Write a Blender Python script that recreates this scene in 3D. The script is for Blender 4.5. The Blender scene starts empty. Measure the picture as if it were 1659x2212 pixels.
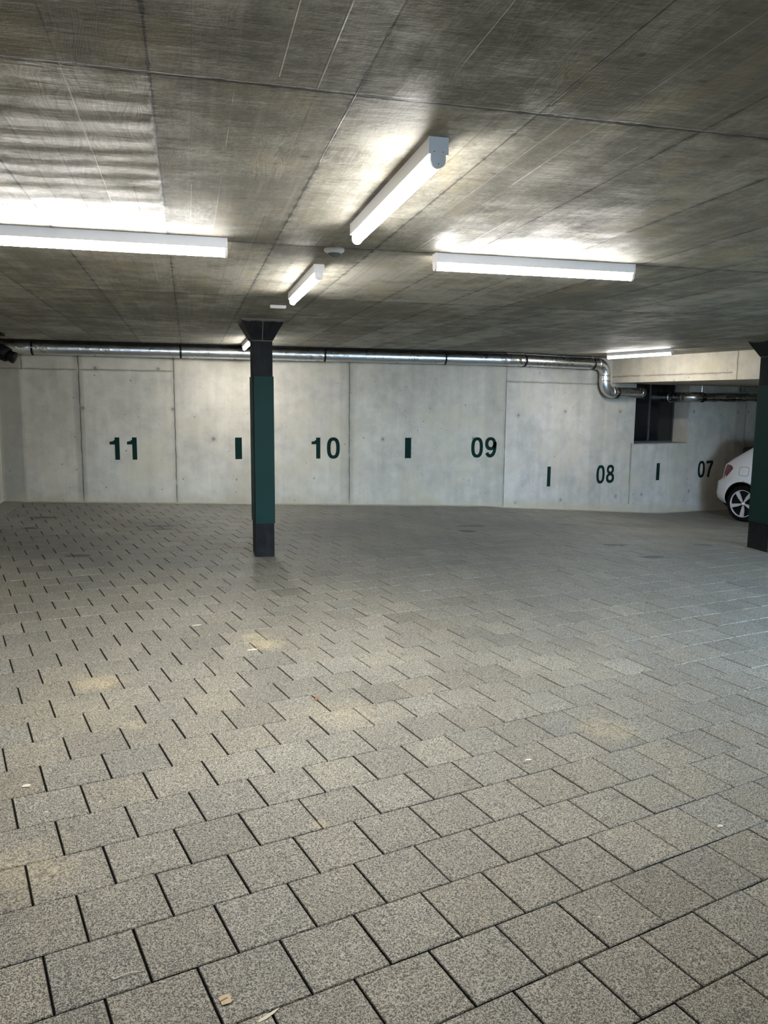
import bpy, bmesh, math, random
from mathutils import Vector, Matrix
from mathutils.bvhtree import BVHTree

random.seed(11)
sc = bpy.context.scene
col = sc.collection
PI = math.pi
CAMZ = 1.64          # height of the camera above the paving under it
HC = CAMZ + .785     # ceiling height
YW = 11.0            # back wall
XB = 4.65            # where the back wall bends
OB = Matrix.Rotation(math.atan(.287), 4, 'Z')
OB.translation = (XB, YW, 0)          # frame of the oblique wall: x along it, +y into it
OD = Vector((.9612, .2759, 0)); ON = Vector((-.2759, .9612, 0))

# ------------------------------------------------------------------ floor height
def sst(a, b, t):
    t = min(1, max(0, (t - a) / (b - a)))
    return t * t * (3 - 2 * t)
PA = math.radians(15.96)
PD = Vector((math.cos(PA), math.sin(PA), 0)); PE = Vector((-math.sin(PA), math.cos(PA), 0))
def F(x, y):
    s = x * PD.x + y * PD.y; t = x * PE.x + y * PE.y
    dip = max(0, min(1, (s - 7.2) / 3.7))
    return -.0323 * x + .0246 * y - .24 * dip * sst(5.3, 8.6, t)

# ------------------------------------------------------------------ node helper
class NB:
    def __init__(s, name):
        s.m = bpy.data.materials.new(name); s.m.use_nodes = True
        s.t = s.m.node_tree; s.t.nodes.clear()
        s.out = s.t.nodes.new('ShaderNodeOutputMaterial')
    def n(s, kind, **kw):
        nd = s.t.nodes.new(kind)
        for k, v in kw.items(): setattr(nd, k, v)
        return nd
    def put(s, sock, v):
        if isinstance(v, V): s.t.links.new(v.k, sock)
        elif isinstance(v, bpy.types.NodeSocket): s.t.links.new(v, sock)
        elif v is not None:
            try: sock.default_value = v
            except Exception: sock.default_value = (*v, 1)
    def math(s, op, *a):
        nd = s.n('ShaderNodeMath', operation=op)
        for i, x in enumerate(a): s.put(nd.inputs[i], x)
        return V(s, nd.outputs[0])
    def coords(s, kind='Object'):
        return V(s, s.n('ShaderNodeTexCoord').outputs[kind])
    def sep(s, v):
        nd = s.n('ShaderNodeSeparateXYZ'); s.put(nd.inputs[0], v)
        return [V(s, nd.outputs[i]) for i in range(3)]
    def xyz(s, x=0., y=0., z=0.):
        nd = s.n('ShaderNodeCombineXYZ')
        for i, q in enumerate((x, y, z)): s.put(nd.inputs[i], q)
        return V(s, nd.outputs[0])
    def noise(s, vec, scale=1., detail=3., rough=.5, dist=0., color=False):
        nd = s.n('ShaderNodeTexNoise'); s.put(nd.inputs['Vector'], vec)
        nd.inputs['Scale'].default_value = scale; nd.inputs['Detail'].default_value = detail
        nd.inputs['Roughness'].default_value = rough; nd.inputs['Distortion'].default_value = dist
        return V(s, nd.outputs['Color' if color else 'Fac'])
    def voro(s, vec, scale=1., feature='F1'):
        nd = s.n('ShaderNodeTexVoronoi', feature=feature); s.put(nd.inputs['Vector'], vec)
        nd.inputs['Scale'].default_value = scale
        r = nd.outputs.get('Color')
        return V(s, nd.outputs['Distance']), (V(s, r) if r else None)
    def white(s, vec):
        nd = s.n('ShaderNodeTexWhiteNoise', noise_dimensions='3D'); s.put(nd.inputs['Vector'], vec)
        return V(s, nd.outputs['Value'])
    def ss(s, v, a, b, lo=0., hi=1.):
        nd = s.n('ShaderNodeMapRange', interpolation_type='SMOOTHSTEP')
        s.put(nd.inputs[0], v)
        for i, q in enumerate((a, b, lo, hi)): nd.inputs[i + 1].default_value = q
        return V(s, nd.outputs[0])
    def mix(s, fac, a, b, mode='MIX'):
        nd = s.n('ShaderNodeMix', data_type='RGBA', blend_type=mode)
        s.put(nd.inputs[0], fac); s.put(nd.inputs[6], a if not isinstance(a, tuple) else (*a[:3], 1))
        s.put(nd.inputs[7], b if not isinstance(b, tuple) else (*b[:3], 1))
        return V(s, nd.outputs[2])
    def bump(s, height, strength=1., dist=1.):
        nd = s.n('ShaderNodeBump'); nd.inputs['Strength'].default_value = strength
        nd.inputs['Distance'].default_value = dist
        s.put(nd.inputs['Height'], height)
        return V(s, nd.outputs[0])
    def attr(s, name):
        return V(s, s.n('ShaderNodeAttribute', attribute_name=name).outputs['Color'])
    def pbr(s, color, rough=.6, metal=0., spec=.5, normal=None, emis=None, es=0., coat=0., trans=0.):
        b = s.n('ShaderNodeBsdfPrincipled')
        s.put(b.inputs['Base Color'], color if not isinstance(color, tuple) else (*color[:3], 1))
        s.put(b.inputs['Roughness'], rough); s.put(b.inputs['Metallic'], metal)
        b.inputs['Specular IOR Level'].default_value = spec
        b.inputs['Coat Weight'].default_value = coat
        b.inputs['Coat Roughness'].default_value = .05
        b.inputs['Transmission Weight'].default_value = trans
        if normal is not None: s.put(b.inputs['Normal'], normal)
        if emis: b.inputs['Emission Color'].default_value = (*emis, 1); b.inputs['Emission Strength'].default_value = es
        s.t.links.new(b.outputs[0], s.out.inputs[0])
        return s.m
class V:
    def __init__(s, b, k): s.b = b; s.k = k
    def __add__(s, o): return s.b.math('ADD', s, o)
    __radd__ = __add__
    def __sub__(s, o): return s.b.math('SUBTRACT', s, o)
    def __rsub__(s, o): return s.b.math('SUBTRACT', o, s)
    def __mul__(s, o): return s.b.math('MULTIPLY', s, o)
    __rmul__ = __mul__
    def __truediv__(s, o): return s.b.math('DIVIDE', s, o)
    def abs(s): return s.b.math('ABSOLUTE', s)
    def floor(s): return s.b.math('FLOOR', s)
    def fract(s): return s.b.math('FRACT', s)
    def min(s, o): return s.b.math('MINIMUM', s, o)
    def max(s, o): return s.b.math('MAXIMUM', s, o)
    def sin(s): return s.b.math('SINE', s)
    def lt(s, o): return s.b.math('LESS_THAN', s, o)
    def gt(s, o): return s.b.math('GREATER_THAN', s, o)

def simple(name, color, rough=.5, metal=0., spec=.5, var=.12, scale=30, bump=.0004, coat=0.):
    b = NB(name); c = b.coords()
    n = b.noise(c, scale, 4)
    colr = b.mix(n, tuple(x * (1 - var) for x in color), tuple(x * (1 + var) for x in color))
    nr = b.bump(n, 1, bump) if bump else None
    return b.pbr(colr, rough, metal, spec, nr, coat=coat)

# ------------------------------------------------------------------ materials
def near_mask(b, x, z, pts, r0, r1):
    m = None
    for px, pz in pts:
        dx = x - px; dz = z - pz
        d = b.math('SQRT', dx * dx + dz * dz)
        m = d if m is None else m.min(d)
    return b.ss(m, r0, r1, 1, 0), m

def mat_wall(name, vj, hj, ties, dark=(), base=(.53, .49, .41), seed=0., stain_h=None, blob=()):
    """cast concrete: vj vertical joints (x, width, z0, z1), hj horizontal (z, x0, x1), ties hole positions"""
    b = NB(name); c = b.coords(); x, y, z = b.sep(c)
    o = b.xyz(x + seed, y, z)
    big = b.noise(o, 1.1, 4, .6); mid = b.noise(o, 5, 5, .6)
    streak = b.noise(b.xyz(x * 9 + seed, y, z * .7), 1., 4, .6)
    fine = b.noise(o, 60, 3, .6)
    t = big * .36 + mid * .34 + streak * .17 + fine * .13
    k = b.ss(t, .35, .65)
    colr = b.mix(k, tuple(q * .74 for q in base), tuple(q * 1.16 for q in base))
    warm = b.ss(b.noise(b.xyz(x + seed + 7, y, z), 1.7, 3), .45, .68)
    colr = b.mix(warm * .45, colr, (base[0] * 1.04, base[1] * .99, base[2] * .84))
    # efflorescence patches
    ef = b.ss(b.noise(o, 14, 5, .7), .56, .72) * b.ss(b.noise(b.xyz(x + seed + 3, y, z), 1.3, 2), .52, .66)
    colr = b.mix(ef * .4, colr, (.56, .56, .53))
    # fine pits
    d, rc = b.voro(b.xyz(x + seed, 0, z), 11)
    rx, ry, rz = b.sep(rc)
    pit = b.ss(d - rx * rx * rx * .11, .0, .03, 1, 0) * rx.gt(.3)
    d2, rc2 = b.voro(b.xyz(x + seed + 5, 0, z), 30)
    r2, _, _ = b.sep(rc2)
    pit2 = b.ss(d2 - .07, 0, .06, 1, 0) * r2.gt(.78) * b.ss(b.noise(b.xyz(x + seed, 9, z), 1.5, 2), .42, .6)
    pit = (pit + pit2 * .8).min(1)
    colr = b.mix(pit * .72, colr, (.12, .12, .11))
    h = k * .0012 + fine * .0004 - pit * .003
    wob = (b.noise(b.xyz(x * 0.1 + seed, 4, z), 7, 3) - .5) * .02
    wob2 = (b.noise(b.xyz(x, 4, z * .1 + seed), 7, 3) - .5) * .02
    line = None; soft = None
    for (vx, w, z0, z1) in vj:
        dd = (x - vx + wob).abs()
        rng = z.gt(z0) * z.lt(z1)
        l = b.ss(dd, w * .3, w, 1, 0) * rng; s2 = b.ss(dd, 0, w * 6, 1, 0) * rng
        line = l if line is None else line.max(l); soft = s2 if soft is None else soft.max(s2)
    for (hz, x0, x1) in hj:
        dd = (z - hz + wob2).abs()
        rng = x.gt(x0) * x.lt(x1)
        l = b.ss(dd, .002, .010, 1, 0) * rng * .7; s2 = b.ss(dd, 0, .035, 1, 0) * rng
        line = line.max(l); soft = soft.max(s2)
    brk = b.ss(b.noise(o, 6, 4), .28, .5, .45, 1)
    colr = b.mix(soft * brk * .35, colr, (.23, .215, .175))
    colr = b.mix(line * brk * .85, colr, (.105, .095, .075))
    h = h - line * .004
    if ties:
        m, dm = near_mask(b, x + wob * .3, z + wob2 * .3, ties, .016, .024)
        colr = b.mix(m * .7, colr, (.15, .15, .14)); h = h - m * .004
        ring = b.ss(dm, .02, .07, 1, 0)
        colr = b.mix(ring * .22, colr, (.2, .2, .19))
    for (x0, x1, a) in dark:           # damp run-down bands
        s3 = b.noise(b.xyz(x * 28, 3, z * .8), 1, 3)
        band = b.ss((x - (x0 + x1) / 2).abs() + (s3 - .5) * .08, (x1 - x0) * .35, (x1 - x0) * .62, 1, 0)
        colr = b.mix(band * a, colr, (.17, .165, .14))
    if stain_h is not None:            # rising sandy tide mark above the paving
        zz = z - (x * stain_h[0] + stain_h[1])
        st = b.ss(zz + (b.noise(b.xyz(x + seed, 2, z * .5), 5, 4) - .5) * .28, .0, .17, 1, 0)
        colr = b.mix(st * .6, colr, (.42, .36, .25))
    return b.pbr(colr, .82, 0, .3, b.bump(h, 1, 1))

def mat_ceiling():
    b = NB('board_marked_concrete'); c = b.coords(); x, y, z = b.sep(c)
    PW = .506; BW = .1012
    u = x + .0705
    pi = (u / PW).floor(); uf = (u / PW).fract()
    bi = (u / BW + .02).floor(); bf = (u / BW).fract()
    row = ((y - 2.065) / 1.93).floor(); rf = ((y - 2.065) / 1.93).fract()
    # boards of random lengths inside each panel
    brd = (y / .9 + b.white(b.xyz(bi, 3, 1)) * 7).floor()
    rnd = b.white(b.xyz(bi, row, brd)); prnd = b.white(b.xyz(pi, row, 4))
    big = b.noise(c, .9, 3, .55); mid = b.noise(c, 4.5, 4, .64)
    # wood grain printed in the concrete
    wv = (b.noise(b.xyz(x * 3, y * .9, bi * 3.3), 2.4, 3) - .5)
    grain = b.noise(b.xyz(x * 150 + wv * 28 + rnd * 40, y * 2.2, bi), 1, 2, .5)
    gmask = b.ss(b.noise(b.xyz(x, y, 8), 1.4, 2), .38, .6, .25, 1) * (.35 + .65 * b.ss(rnd, .3, .8))
    fine = b.noise(c, 55, 2, .7)
    scrat = b.noise(b.xyz(x * 9, y * 46, 2), 1, 3, .7)      # cross-wise tearing of the surface
    k = big * .30 + mid * .34 + fine * .14 + rnd * .04 + prnd * .08 + scrat * .05
    k = b.ss(k, .39, .59)
    colr = b.mix(k, (.172, .161, .130), (.405, .386, .325))
    strk = b.noise(b.xyz(x * 34, y * 1.1, bi), 1, 2, .6)
    colr = b.mix(b.ss(strk, .45, .75) * .3, colr, (.135, .126, .10))
    colr = b.mix(b.ss(strk, .50, .24) * .2, colr, (.42, .405, .35))
    och = b.ss(b.noise(b.xyz(x * 2.2, y * 1.1, 5), 1.6, 2, .6), .5, .68)
    colr = b.mix(och * .5, colr, (.335, .28, .17))
    colr = b.mix(b.ss(grain, .45, .62) * gmask * .38, colr, (.10, .092, .075))
    # small dark dents and knots
    d, rc = b.voro(b.xyz(x * 6.5, y * 10, 0), 1); r1, r2, r3 = b.sep(rc)
    kn = b.ss(d + (mid - .5) * .3, .02, .13, 1, 0) * r1.gt(.38)
    d3, rc3 = b.voro(b.xyz(x * 17, y * 30, 0), 1); q1, _, _ = b.sep(rc3)
    kn2 = b.ss(d3, .05, .17, 1, 0) * q1.gt(.72)
    kn = kn.max(kn2 * .8)
    colr = b.mix(kn * .68, colr, (.055, .05, .04))
    blot = b.ss(b.noise(b.xyz(x * 1.5, y * 2.4, 31), 2.6, 3, .7), .60, .74)
    colr = b.mix(blot * .5, colr, (.10, .095, .078))
    # panel joints
    w1 = (b.noise(b.xyz(x, y, 3), 9, 3) - .5) * .016
    w2 = w1
    wj = b.noise(b.xyz(x * 4, y * 4, 70), 3, 4, .6)
    dx = ((uf - .5).abs() * -1 + .5) * PW + w1 * .45 - b.ss(wj, .45, .7) * .006
    dy = ((rf - .5).abs() * -1 + .5) * 1.93 + w2 * .6 - b.ss(wj, .45, .7) * .008
    vis = b.ss(b.noise(b.xyz(pi * 3, y * .7, 3), 1.4, 3), .30, .55, .55, 1)
    jx = b.ss(dx, .001, .0045, 1, 0) * vis
    jy = b.ss(dy, .002, .009, 1, 0)
    jy_soft = b.ss(dy, .0, .045, 1, 0) * b.ss(wj, .36, .6)
    jx_soft = b.ss(dx, .0, .03, 1, 0) * b.ss(wj, .42, .6)
    # thin fins and lines between single boards
    db = ((bf - .5).abs() * -1 + .5) * BW + w1 * .2
    bv = b.ss(b.white(b.xyz((u / BW + .5).floor(), brd, 9)) + (b.noise(b.xyz(bi, y, 7), 2.5, 2) - .5) * 1.1, .54, .76)
    jb = b.ss(db, .0005, .0035, 1, 0) * bv
    fin = b.ss(b.white(b.xyz((u / BW + .5).floor(), row, 2)), .55, .6)
    colr = b.mix(jb * .5 * (1 - fin), colr, (.08, .075, .062))
    colr = b.mix(jb * .55 * fin, colr, (.48, .44, .35))
    colr = b.mix((jx_soft * .6).max(jy_soft * .75), colr, (.10, .10, .085))
    colr = b.mix((jx * .85).max(jy * .9), colr, (.035, .034, .028))
    # rippled panels left of the fourth joint
    rip = b.ss(x, -.075, -.085) * b.ss(y, 2.08, 2.3) * b.ss(y, 3.95, 3.8)
    ripw = ((y * 41 + b.noise(b.xyz(x * .8, y * .6, 0), 2, 2) * 7 + x * 5).sin()) * .0013 * rip
    lump = b.noise(b.xyz(x * 3.2, y * 6.5, 0), 1, 2, .5) * .005
    h = grain * (gmask * .0007) + scrat * .0014 + fine * .0007 + ripw + lump - jy * .0008 + jb * (fin * .0010)
    return b.pbr(colr, b.ss(k, 0, 1, .72, .5), 0, .4, b.bump(h, .9, 1))

def mat_paver():
    b = NB('porous_concrete_paver'); c = b.coords(); x, y, z = b.sep(c)
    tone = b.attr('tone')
    g1 = b.noise(c, 260, 2, .6); g2 = b.noise(c, 120, 1, .6) 
    sp = b.ss(g1 * .7 + g2 * .3, .39, .61)
    big = b.noise(c, 1.3, 3, .6); mid = b.noise(c, 7, 3, .6)
    colr = b.mix(sp, (.042, .040, .034), (.415, .388, .318))
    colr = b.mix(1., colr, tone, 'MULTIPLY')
    colr = b.mix(b.ss(big, .35, .65) * .5, colr, b.mix(1., colr, (.78, .79, .82), 'MULTIPLY'))
    colr = b.mix(b.ss(mid, .5, .72) * .35, colr, b.mix(1., colr, (1.25, 1.22, 1.12), 'MULTIPLY'))
    # sand blown on single spots
    m = None
    ns = b.noise(c, 12, 4, .75); no = b.noise(c, 14, 2); nd_ = b.noise(c, 3, 3)
    for (sx, sy, r, wt) in [(.451, 4.88, .15, 1.), (.38, 5.05, .11, .8), (-.507, 4.33, .18, 1.), (.744, 3.75, .24, .45), (-.605, 2.64, .24, .6), (2.02, 3.37, .2, .55), (-.29, 3.76, .08, .7), (.447, 2.75, .04, .7), (.1, 4.0, .25, .2), (-.55, 3.9, .35, .3)]:
        dx = (x - sx); dy = (y - sy) * 1.25
        q = b.ss(b.math('SQRT', dx * dx + dy * dy) / r + (ns - .5) * 2.2, .1, 1.2, wt, 0)
        m = q if m is None else m.max(q)
    sand = m * b.ss(g2, .36, .6, .25, 1)
    colr = b.mix(sand * .62, colr, (.58, .48, .29))
    # oil drips under the bays
    m = None
    for (sx, sy, rx, ry) in [(-.324, 9.19, .16, .09), (-1.036, 7.63, .13, .06), (-1.705, 9.06, .10, .06), (-1.68, 9.76, .17, .06), (4.92, 9.40, .16, .07),
                             (4.82, 8.02, .16, .05), (4.87, 7.36, .15, .06), (6.0, 8.03, .14, .05), (5.17, 10.2, .13, .05), (3.5, 9.27, .22, .07), (3.3, 8.9, .12, .08), (5.6, 9.8, .1, .04), (-.30, 9.02, .12, .05), (5.5, 10.45, .1, .05)]:
        dx = (x - sx) * (1 / rx); dy = (y - sy) * (1 / ry)
        q = b.ss(b.math('SQRT', dx * dx + dy * dy) + (no - .5) * .9, .75, 1.1, 1, 0)
        m = q if m is None else m.max(q)
    colr = b.mix(m * .92, colr, (.014, .014, .014))
    dirt = None
    for (sx, sy, rx, ry) in [(-1.5, 8.2, .9, 1.1), (1.6, 9.3, 1.2, 1.0), (4.4, 9.2, 1.4, .8), (-.4, 9.3, .8, .6), (6.3, 9.8, 1.2, .5)]:
        dx = (x - sx) * (1 / rx); dy = (y - sy) * (1 / ry)
        q = b.ss(b.math('SQRT', dx * dx + dy * dy) + (nd_ - .5) * .8, .1, 1.1, 1, 0)
        dirt = q if dirt is None else dirt.max(q)
    colr = b.mix(dirt * .5, colr, (.085, .078, .07))
    far = b.ss(y, 5.2, 8.5) * b.ss(big, .25, .6, .5, 1)
    colr = b.mix(far * .42, colr, (.095, .098, .096))      # paving gets greyer and darker towards the back wall
    # light crumbs
    d, rc = b.voro(c, 5.5); r1, _, _ = b.sep(rc)
    crumb = b.ss(d, .018, .045, 1, 0) * r1.gt(.80)
    colr = b.mix(crumb * .85, colr, (.62, .60, .52))
    h = sp * .0013
    return b.pbr(colr, b.ss(sp, 0, 1, .62, .50), 0, .5, b.bump(h, .8, 1))

def mat_column():
    b = NB('dark_steel_casing'); c = b.coords(); x, y, z = b.sep(c)
    n = b.noise(b.xyz(x * 18, y * 18, z * 3), 1, 5, .65); n2 = b.noise(c, 9, 4, .6)
    colr = b.mix(b.ss(n * .6 + n2 * .4, .35, .68), (.006, .007, .008), (.018, .020, .022))
    scuff = b.ss(b.noise(b.xyz(x * 60, y * 60, z * 6), 1, 3, .6), .63, .72)
    colr = b.mix(scuff * .25, colr, (.07, .07, .065))
    zj = (z - (CAMZ + .592)).abs()
    seam = b.ss(zj, .002, .006, 1, 0)
    v = b.ss((x + .001).abs(), .002, .005, 1, 0) * z.gt(CAMZ + .592)
    seam = seam.max(v)
    colr = b.mix(seam * .75, colr, (.17, .165, .15))
    top = b.ss(z + (n2 - .5) * .05, HC - .028, HC - .012)
    colr = b.mix(top * .8, colr, (.16, .15, .125))
    foot = b.ss(z + (n2 - .5) * .2, .02, .25, .25, 0)
    colr = b.mix(foot, colr, (.04, .04, .036))
    return b.pbr(colr, b.ss(n, .3, .7, .5, .7), 0, .12, b.bump(n * .0006 + scuff * .0002, 1, 1))

def mat_green(name, c0, c1, rough=.62, spec=.18):
    b = NB(name); c = b.coords()
    n = b.noise(c, 3, 3); n2 = b.noise(c, 40, 3)
    return b.pbr(b.mix(n, c0, c1), rough, 0, spec, b.bump(n2 * .0002, 1, 1))

def mat_galv(name='galvanised_steel', tint=(.70, .73, .74)):
    b = NB(name); c = b.coords()
    d, rc = b.voro(c, 60); r, _, _ = b.sep(rc)
    n = b.noise(c, 6, 4, .6)
    colr = b.mix(r * .5 + n * .5, tuple(q * .88 for q in tint), tint)
    return b.pbr(colr, b.ss(n, .3, .7, .26, .33), 1., .5, b.bump(b.noise(c, 90, 2) * .00003, 1, 1))

M = dict(
    col=mat_column(),
    green=mat_green('dark_green_sheet', (.004, .026, .023), (.007, .034, .031)),
    paint=mat_green('dark_green_paint', (.003, .018, .015), (.004, .023, .019), .85, .15),
    galv=mat_galv(),
    white=simple('white_enamel', (.78, .78, .80), .35, var=.03, bump=0),
    cap=simple('white_plastic', (.82, .80, .78), .4, var=.03, bump=0),
    sensor=simple('sensor_lens', (.13, .14, .145), .25, var=.05, bump=0),
    black=simple('black_plastic', (.006, .006, .0065), .55, spec=.15, var=.2, bump=0),
    rubber=simple('tyre_rubber', (.006, .006, .006), .9, spec=.1, var=.2),
    screw=simple('zinc_bolt', (.75, .76, .78), .25, metal=1., var=.05, bump=0),
    paving=mat_paver(),
    ceil=mat_ceiling(),
    bed=simple('joint_sand', (.018, .017, .015), .95, var=.4, scale=80, bump=.002),
    kerb=simple('kerb_concrete', (.20, .195, .17), .8, var=.25, scale=12, bump=.002),
    mortar=simple('mortar_edge', (.36, .33, .26), .85, var=.2, scale=20, bump=.002),
    carp=simple('white_car_paint', (.62, .63, .66), .22, var=.01, bump=0, coat=.6),
    cglass=simple('car_glass', (.008, .009, .010), .06, var=.1, bump=0),
    red=simple('red_lamp_glass', (.12, .004, .006), .12, var=.2, bump=0, coat=.6),
    alloy=simple('machined_alloy', (.50, .50, .51), .4, metal=.15, var=.05, bump=0),
    leaf=simple('dry_leaf_tissue', (.50, .40, .26), .8, var=.2, scale=90),
    brown=simple('brown_leaf_tissue', (.26, .12, .045), .8, var=.3, scale=90),
    paper=simple('pale_paper', (.66, .60, .47), .8, var=.1, scale=90),
    asphalt=simple('yard_asphalt', (.16, .16, .16), .9, var=.2, scale=20),
    soft=mat_wall('soffit_concrete', [(.42, .006, 0, 3), (-4, .01, 0, 3)], [(2.13, -1.9, .35)], [], base=(.50, .46, .38), seed=31),
)
E_LAMP = 262.; E_SIDE = 46.
def mat_emit():
    b = NB('lit_diffuser')
    # the strip of diodes looks down: the sides of the opal cover glow less than its bottom
    nz = b.sep(V(b, b.n('ShaderNodeNewGeometry').outputs['Normal']))[2]
    e = b.n('ShaderNodeEmission'); e.inputs[0].default_value = (1., .975, .93, 1); b.put(e.inputs[1], b.ss(nz, -.95, -.05, E_LAMP, E_SIDE))
    b.t.links.new(e.outputs[0], b.out.inputs[0]); return b.m
M['emit'] = mat_emit()

# ------------------------------------------------------------------ object helpers
def link(name, bm, mat, parent=None, smooth=False, mw=None):
    me = bpy.data.meshes.new(name); bmesh.ops.recalc_face_normals(bm, faces=bm.faces) if bm.faces else None
    bm.to_mesh(me); bm.free()
    o = bpy.data.objects.new(name, me); col.objects.link(o)
    if mat: me.materials.append(mat)
    if smooth:
        for p in me.polygons: p.use_smooth = True
    if mw is not None: o.matrix_world = mw
    if parent: o.parent = parent
    return o
def thing(name, label, cat, loc=(0, 0, 0), rz=0., group=None):
    o = bpy.data.objects.new(name, None); col.objects.link(o); o.empty_display_size = .2
    o.location = loc; o.rotation_euler = (0, 0, rz)
    return tag(o, label, cat, group)
def tag(o, label, cat, group=None):
    o['label'] = label; o['category'] = cat; o['kind'] = 'thing'
    if group: o['group'] = group
    return o
def struct(name, bm, mat, parent=None, **k):
    o = link(name, bm, mat, parent, **k); o['kind'] = 'structure'; return o
def dup(root, loc=None, rz=None, label=None):
    r = root.copy(); col.objects.link(r)
    if loc is not None: r.location = loc
    if rz is not None: r.rotation_euler = (0, 0, rz)
    if label: r['label'] = label
    for ch in list(root.children):
        c2 = ch.copy(); col.objects.link(c2); c2.parent = r
        for g in ch.children:
            d = g.copy(); col.objects.link(d); d.parent = c2
    return r
def box(bm, x0, x1, y0, y1, z0, z1, bev=0.):
    vs = [bm.verts.new(p) for p in [(x0, y0, z0), (x1, y0, z0), (x1, y1, z0), (x0, y1, z0), (x0, y0, z1), (x1, y0, z1), (x1, y1, z1), (x0, y1, z1)]]
    fs = [bm.faces.new([vs[i] for i in q]) for q in ((0, 3, 2, 1), (4, 5, 6, 7), (0, 1, 5, 4), (1, 2, 6, 5), (2, 3, 7, 6), (3, 0, 4, 7))]
    if bev:
        es = list({e for f in fs for e in f.edges})
        bmesh.ops.bevel(bm, geom=es, offset=bev, segments=2, affect='EDGES', profile=.6)
    return bm
def nb(): return bmesh.new()
def prism(bm, pts, z0, z1):
    """pts 2d polygon in xy, extruded along z"""
    a = [bm.verts.new((x, y, z0)) for x, y in pts]; c = [bm.verts.new((x, y, z1)) for x, y in pts]
    bm.faces.new(a[::-1]); bm.faces.new(c)
    for i in range(len(pts)):
        j = (i + 1) % len(pts); bm.faces.new((a[i], a[j], c[j], c[i]))
    return bm
def tube(bm, path, r, n=28, cap=True, ridge=None, rfun=None):
    """sweep along a 3D polyline; ridge=(pitch, height) adds a helical seam"""
    P = [Vector(p) for p in path]; L = 0.; ref = None; rings = []
    for i, p in enumerate(P):
        t = (P[min(i + 1, len(P) - 1)] - P[max(i - 1, 0)]).normalized()
        if ref is None:
            ref = Vector((0, 0, 1)) if abs(t.z) < .9 else Vector((0, 1, 0))
            ref = (ref - t * ref.dot(t)).normalized()
        else: ref = (ref - t * ref.dot(t)).normalized()
        s = t.cross(ref)
        if i: L += (p - P[i - 1]).length
        ring = []
        for k in range(n):
            a = 2 * PI * k / n; rr = rfun(L) if rfun else r
            if ridge:
                ph = (L / ridge[0] - k / n) % 1.
                dd = min(ph, 1 - ph) * ridge[0]
                if dd < .014: rr += ridge[1] * (.5 + .5 * math.cos(PI * dd / .014))
            ring.append(bm.verts.new(p + (ref * math.cos(a) + s * math.sin(a)) * rr))
        rings.append(ring)
    for i in range(len(rings) - 1):
        for k in range(n):
            bm.faces.new((rings[i][k], rings[i][(k + 1) % n], rings[i + 1][(k + 1) % n], rings[i + 1][k]))
    if cap:
        bm.faces.new(rings[0][::-1]); bm.faces.new(rings[-1])
    return bm
def dense(a, b, step):
    a = Vector(a); b = Vector(b); n = max(1, int((b - a).length / step))
    return [a.lerp(b, i / n) for i in range(n + 1)]
def arc(c, u, v, r, a0, a1, n=12):
    c = Vector(c); return [c + (u * math.cos(a0 + (a1 - a0) * i / n) + v * math.sin(a0 + (a1 - a0) * i / n)) * r for i in range(n + 1)]
def lathe(bm, prof, n=40, axis='Z'):
    rings = []
    for r, h in prof:
        ring = []
        for k in range(n):
            a = 2 * PI * k / n
            p = (r * math.cos(a), r * math.sin(a), h) if axis == 'Z' else (r * math.cos(a), h, r * math.sin(a))
            ring.append(bm.verts.new(p))
        rings.append(ring)
    for i in range(len(rings) - 1):
        for k in range(n):
            bm.faces.new((rings[i][k], rings[i][(k + 1) % n], rings[i + 1][(k + 1) % n], rings[i + 1][k]))
    for rg, pr in (() if prof[0] == prof[-1] else ((rings[0], prof[0]), (rings[-1], prof[-1]))):
        if pr[0] > 1e-6:
            try: bm.faces.new(rg)
            except ValueError: pass
    bmesh.ops.remove_doubles(bm, verts=bm.verts, dist=1e-6)
    return bm

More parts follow.
